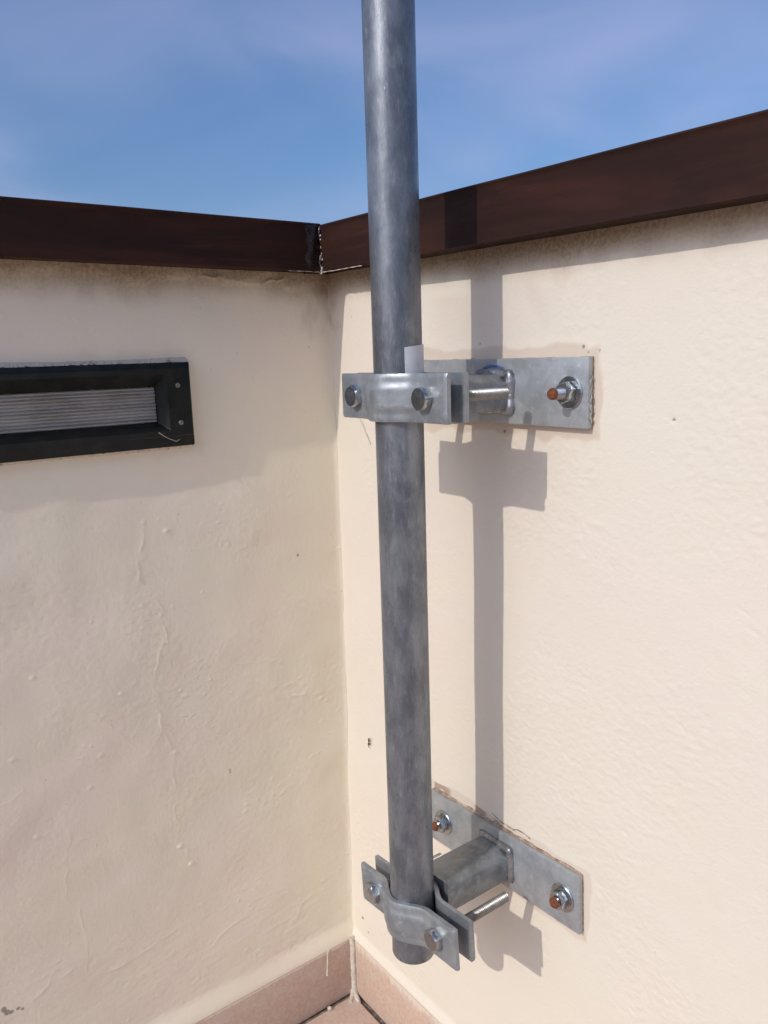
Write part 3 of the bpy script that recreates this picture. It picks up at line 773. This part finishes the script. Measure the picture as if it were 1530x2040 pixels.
# plate of the upper bracket has a smear of blue marker
def zinc_blue():
    m = M['plate'].copy(); m.name = 'galvanised_plate_marked'; t = m.node_tree; b = next(n for n in t.nodes if n.type == 'BSDF_PRINCIPLED')
    src = b.inputs['Base Color'].links[0].from_socket; v = geovec(t)
    sx = N(t, 'ShaderNodeSeparateXYZ'); t.links.new(v, sx.inputs[0])
    c = W(0.297, 0, -0.0165)
    dx = math_(t, 'DIVIDE', math_(t, 'SUBTRACT', sx.outputs[0], c.x), 0.020); dz = math_(t, 'DIVIDE', math_(t, 'SUBTRACT', sx.outputs[2], c.z), 0.0060)
    r2 = math_(t, 'ADD', math_(t, 'MULTIPLY', dx, dx), math_(t, 'MULTIPLY', dz, dz))
    k = math_(t, 'ADD', r2, math_(t, 'MULTIPLY', noise(t, v, 130.0, 4, 0.6), 0.9))
    t.links.new(mixc(t, rng(t, k, 1.5, 1.1, 0, 0.85), src, (0.06, 0.12, 0.36)), b.inputs['Base Color'])
    return m
M['zinc_blue'] = zinc_blue()
UZ = -0.0360
bracket('upper galvanised bracket and clamp, just below the coping, seen almost level', UZ, 0.0, 0.0, -0.0350, (-0.030, -0.0315), (0.2, 0.35), (0.5, 0.1), True)
LZ = -0.5195
bracket('lower galvanised bracket and clamp, near the floor, seen from above', LZ, math.radians(-1.7), math.radians(-3.9), -0.5290, (-0.0235, -0.0225), (0.1, 0.4), (0.3, 0.55), False)
# filler squeezed out along the end of the upper plate
wb = [o for o in bpy.data.objects if o.name == 'pole_bracket'][0]
bm = bmesh.new()
fr = np.interp(np.arange(40), np.arange(0, 40, 3), np.random.RandomState(5).uniform(.0001, .0011, 14))
tube_path(bm, [(0.4084 + 0.0006 * math.sin(k * 0.7) + 0.0004 * math.sin(k * 1.9), -0.0042 + 0.0008 * math.sin(k * 0.9), UZ - 0.0255 + 0.040 * k / 39) for k in range(40)], lambda i: float(fr[i]), 9, 0.08)
from_bm('filler', bm, M['glue'], wb, smooth=1.2)

# ------------------------------------------------------------------ slot light in the left wall
FX = 0.0200; yr, ylft = -0.1890, -0.4560; zt, zb = -0.0005, -0.0890
light = empty('wall_light', W(0.01, (yr + ylft) / 2, zb), 'black framed slot light with ribbed lens set into the left wall', 'light')
def loop(bm, x, y0, y1, z0, z1, r=0.002, n=4):
    pts = []
    for (cy, cz_, a0) in ((y1 - r, z1 - r, 0), (y0 + r, z1 - r, 90), (y0 + r, z0 + r, 180), (y1 - r, z0 + r, 270)):
        for k in range(n + 1):
            a = math.radians(a0 + 90 * k / n); pts.append(bm.verts.new((x, cy + r * math.cos(a), cz_ + r * math.sin(a))))
    return pts
def skin(bm, loops):
    for a_, b_ in zip(loops, loops[1:]):
        for k in range(len(a_)): bm.faces.new((a_[k], a_[(k + 1) % len(a_)], b_[(k + 1) % len(a_)], b_[k]))
bm = bmesh.new()
oy0, oy1, oz0, oz1 = ylft + 0.027, yr - 0.0268, -0.0716, -0.0120
skin(bm, [loop(bm, 0.002, ylft, yr, zb, zt), loop(bm, FX - 0.0026, ylft, yr, zb, zt), loop(bm, FX - 0.0010, ylft + .001, yr - .001, zb + 0.0110, zt - 0.0050), loop(bm, FX, ylft + .002, yr - .002, zb + 0.0122, zt - 0.0062),
          loop(bm, FX, oy0, oy1, oz0, oz1, .0015), loop(bm, FX - 0.0008, oy0 + .0006, oy1 - .0006, oz0 + .0006, oz1 - .0006, .0015), loop(bm, 0.0085, oy0 + 0.008, oy1 - 0.0084, oz0 + 0.0080, oz1 - 0.0130, .001),
          loop(bm, -0.012, oy0 + 0.008, oy1 - 0.0084, oz0 + 0.0080, oz1 - 0.0130, .001)])
from_bm('frame', bm, M['black'], light, smooth=0.35)
# ribbed lens
m, t, b = new_mat('ribbed_lens'); v = geovec(t)
b.inputs['Base Color'].default_value = (0.62, 0.60, 0.58, 1); b.inputs['Roughness'].default_value = 0.07; b.inputs['Transmission Weight'].default_value = 0.55; b.inputs['IOR'].default_value = 1.45
t.links.new(mixc(t, rng(t, noise(t, v, 40, 4, 0.6, (1, 0.3, 1)), 0.4, 0.75), (0.74, 0.71, 0.67), (0.56, 0.52, 0.47)), b.inputs['Base Color'])
M['lens'] = m
bm = bmesh.new(); ly0, ly1, lz0, lz1 = oy0 + 0.0086, oy1 - 0.0090, oz0 + 0.0084, oz1 - 0.0134
nr = 11; front, back = [], []
for k in range(nr * 10 + 1):
    z = lz0 + (lz1 - lz0) * k / (nr * 10); x = 0.0036 + 0.0034 * abs(math.sin(math.pi * k / 10)) * (0.75 + 0.25 * math.sin(k // 10 * 1.7))
    front.append((bm.verts.new((x, ly0, z)), bm.verts.new((x, ly1, z)))); back.append((bm.verts.new((0.0030, ly0, z)), bm.verts.new((0.0030, ly1, z))))
for rowset in (front, back):
    for a_, b_ in zip(rowset, rowset[1:]): bm.faces.new((a_[0], a_[1], b_[1], b_[0]))
for k in (0, -1): bm.faces.new((front[k][0], front[k][1], back[k][1], back[k][0]))
for e in (0, 1):
    for k in range(len(front) - 1): bm.faces.new((front[k][e], front[k + 1][e], back[k + 1][e], back[k][e]))
from_bm('lens', bm, M['lens'], light, smooth=0.9)
bm = bmesh.new(); box(bm, -0.0108, -0.0095, ly0, ly1 - 0.028, lz0 + 0.001, lz1 - 0.001)
from_bm('reflector', bm, M['interior'], light)
bm = bmesh.new(); box(bm, -0.0094, 0.0010, -0.3950, -0.3540, -0.0580, -0.0350, 0.001)
from_bm('lamp_socket', bm, M['socket'], light)
for (yy, zz) in ((-0.2045, -0.0246), (-0.2040, -0.0640)):
    bm = bmesh.new()
    prof = [(0.0, 0.0026), (0.0006, 0.0026), (0.0009, 0.0023), (0.0009, 0.0013), (0.0001, 0.0010)]
    rings = [[bm.verts.new((FX + 0.0001 + d, yy + r * math.cos(2 * math.pi * k / 16), zz + r * math.sin(2 * math.pi * k / 16))) for k in range(16)] for d, r in prof]
    skin(bm, rings); bm.faces.new(rings[-1])
    from_bm('screw', bm, M['screw'], light, smooth=0.6)
bm = bmesh.new()
for k in range(24):
    z = oz0 + 0.003 + (oz1 - oz0 - 0.016) * k / 23; box(bm, FX - 0.0012, FX + 0.0004, oy1 - 0.0006, oy1 + 0.0016, z, z + 0.0011)
from_bm('grip_ribs', bm, M['black'], light)
# ragged edge of render broken back round the frame
def ragged(y0, z0, y1, z1, nrm, n, wmin, wmax):
    bm = bmesh.new(); A, B, Cc = [], [], []
    for k in range(n + 1):
        f = k / n; y = y0 + (y1 - y0) * f; z = z0 + (z1 - z0) * f; j = random.uniform(wmin, wmax)
        A.append(bm.verts.new((0.0090, y + nrm[0] * 0.006, z + nrm[1] * 0.006)))
        B.append(bm.verts.new((0.0160 + random.uniform(-.0008, .0008), y + nrm[0] * 0.0015, z + nrm[1] * 0.0015)))
        Cc.append(bm.verts.new((0.0185 + random.uniform(-.0006, .0006), y - nrm[0] * j, z - nrm[1] * j)))
    for k in range(n):
        bm.faces.new((A[k], A[k + 1], B[k + 1], B[k])); bm.faces.new((B[k], B[k + 1], Cc[k + 1], Cc[k]))
    return bm
from_bm('render_edge', ragged(yr + .001, zb, ylft, zb, (0, -1), 150, -0.0010, 0.0016), M['edge'], wall_l)
from_bm('render_edge', ragged(yr, zb - .001, yr, zt + .001, (1, 0), 60, -0.0010, 0.0010), M['edge'], wall_l)
from_bm('render_edge', ragged(yr + .001, zt, ylft, zt, (0, 1), 150, -0.0010, 0.0018), M['edge'], wall_l)

light.location.x += 0.0045 * S
def crack(pts, rr_, parent):
    bm = bmesh.new(); P_ = []
    for (a, b_), (c_, d_) in zip(pts, pts[1:]):
        for k in range(5): P_.append((a + (c_ - a) * k / 5 + random.uniform(-.0004, .0004), -0.0012, b_ + (d_ - b_) * k / 5 + random.uniform(-.0004, .0004)))
    tube_path(bm, P_, lambda i: rr_ * random.uniform(0.3, 1.0), 5); return from_bm('hairline_crack', bm, M['insect'], parent, smooth=1.2)
crack([(0.2858, -0.4796), (0.2978, -0.4832), (0.308, -0.4834), (0.3166, -0.4843), (0.3229, -0.4806), (0.3354, -0.4811), (0.3409, -0.4828)], 0.00042, wall_r)
# cobwebs on the light and by the clamp
def thread(pts, r, label):
    bm = bmesh.new(); tube_path(bm, pts, r, 5); o = from_bm('cobweb_thread', bm, M['web'], smooth=1.2); tag(o, label, 'cobweb'); return o
thread([(0.0252, -0.2300, -0.0725), (0.0256, -0.2235, -0.0772), (0.0254, -0.2190, -0.0800), (0.0240, -0.2105, -0.0835), (0.0205, -0.1985, -0.0790), (0.0200, -0.1900, -0.0780)], 0.0004, 'cobweb strand across the lower corner of the slot light')
thread([(0.0722, -0.0035, -0.073), (0.079, -0.0016, -0.087), (0.0875, -0.0012, -0.100), (0.0878, -0.0012, -0.1015)], 0.00035, 'fine thread hanging on the wall below the upper clamp')
# dead insect on the wall
bm = bmesh.new(); lump(bm, (0.0632, -0.0020, -0.4835), .0011, .0012, .0032, 2, 0.12); lump(bm, (0.0630, -0.0020, -0.4880), .0014, .0013, .0018, 2, 0.12)
tube_path(bm, [(0.0630, -0.0018, -0.487), (0.0600, -0.0016, -0.489), (0.0622, -0.0013, -0.4945)], 0.0004, 5); tube_path(bm, [(0.0632, -0.0018, -0.481), (0.0650, -0.0016, -0.4795)], 0.0003, 5)
o = from_bm('dead_insect', bm, M['insect'], smooth=1.2); tag(o, 'tiny dead insect stuck to the cream wall left of the pole', 'insect')
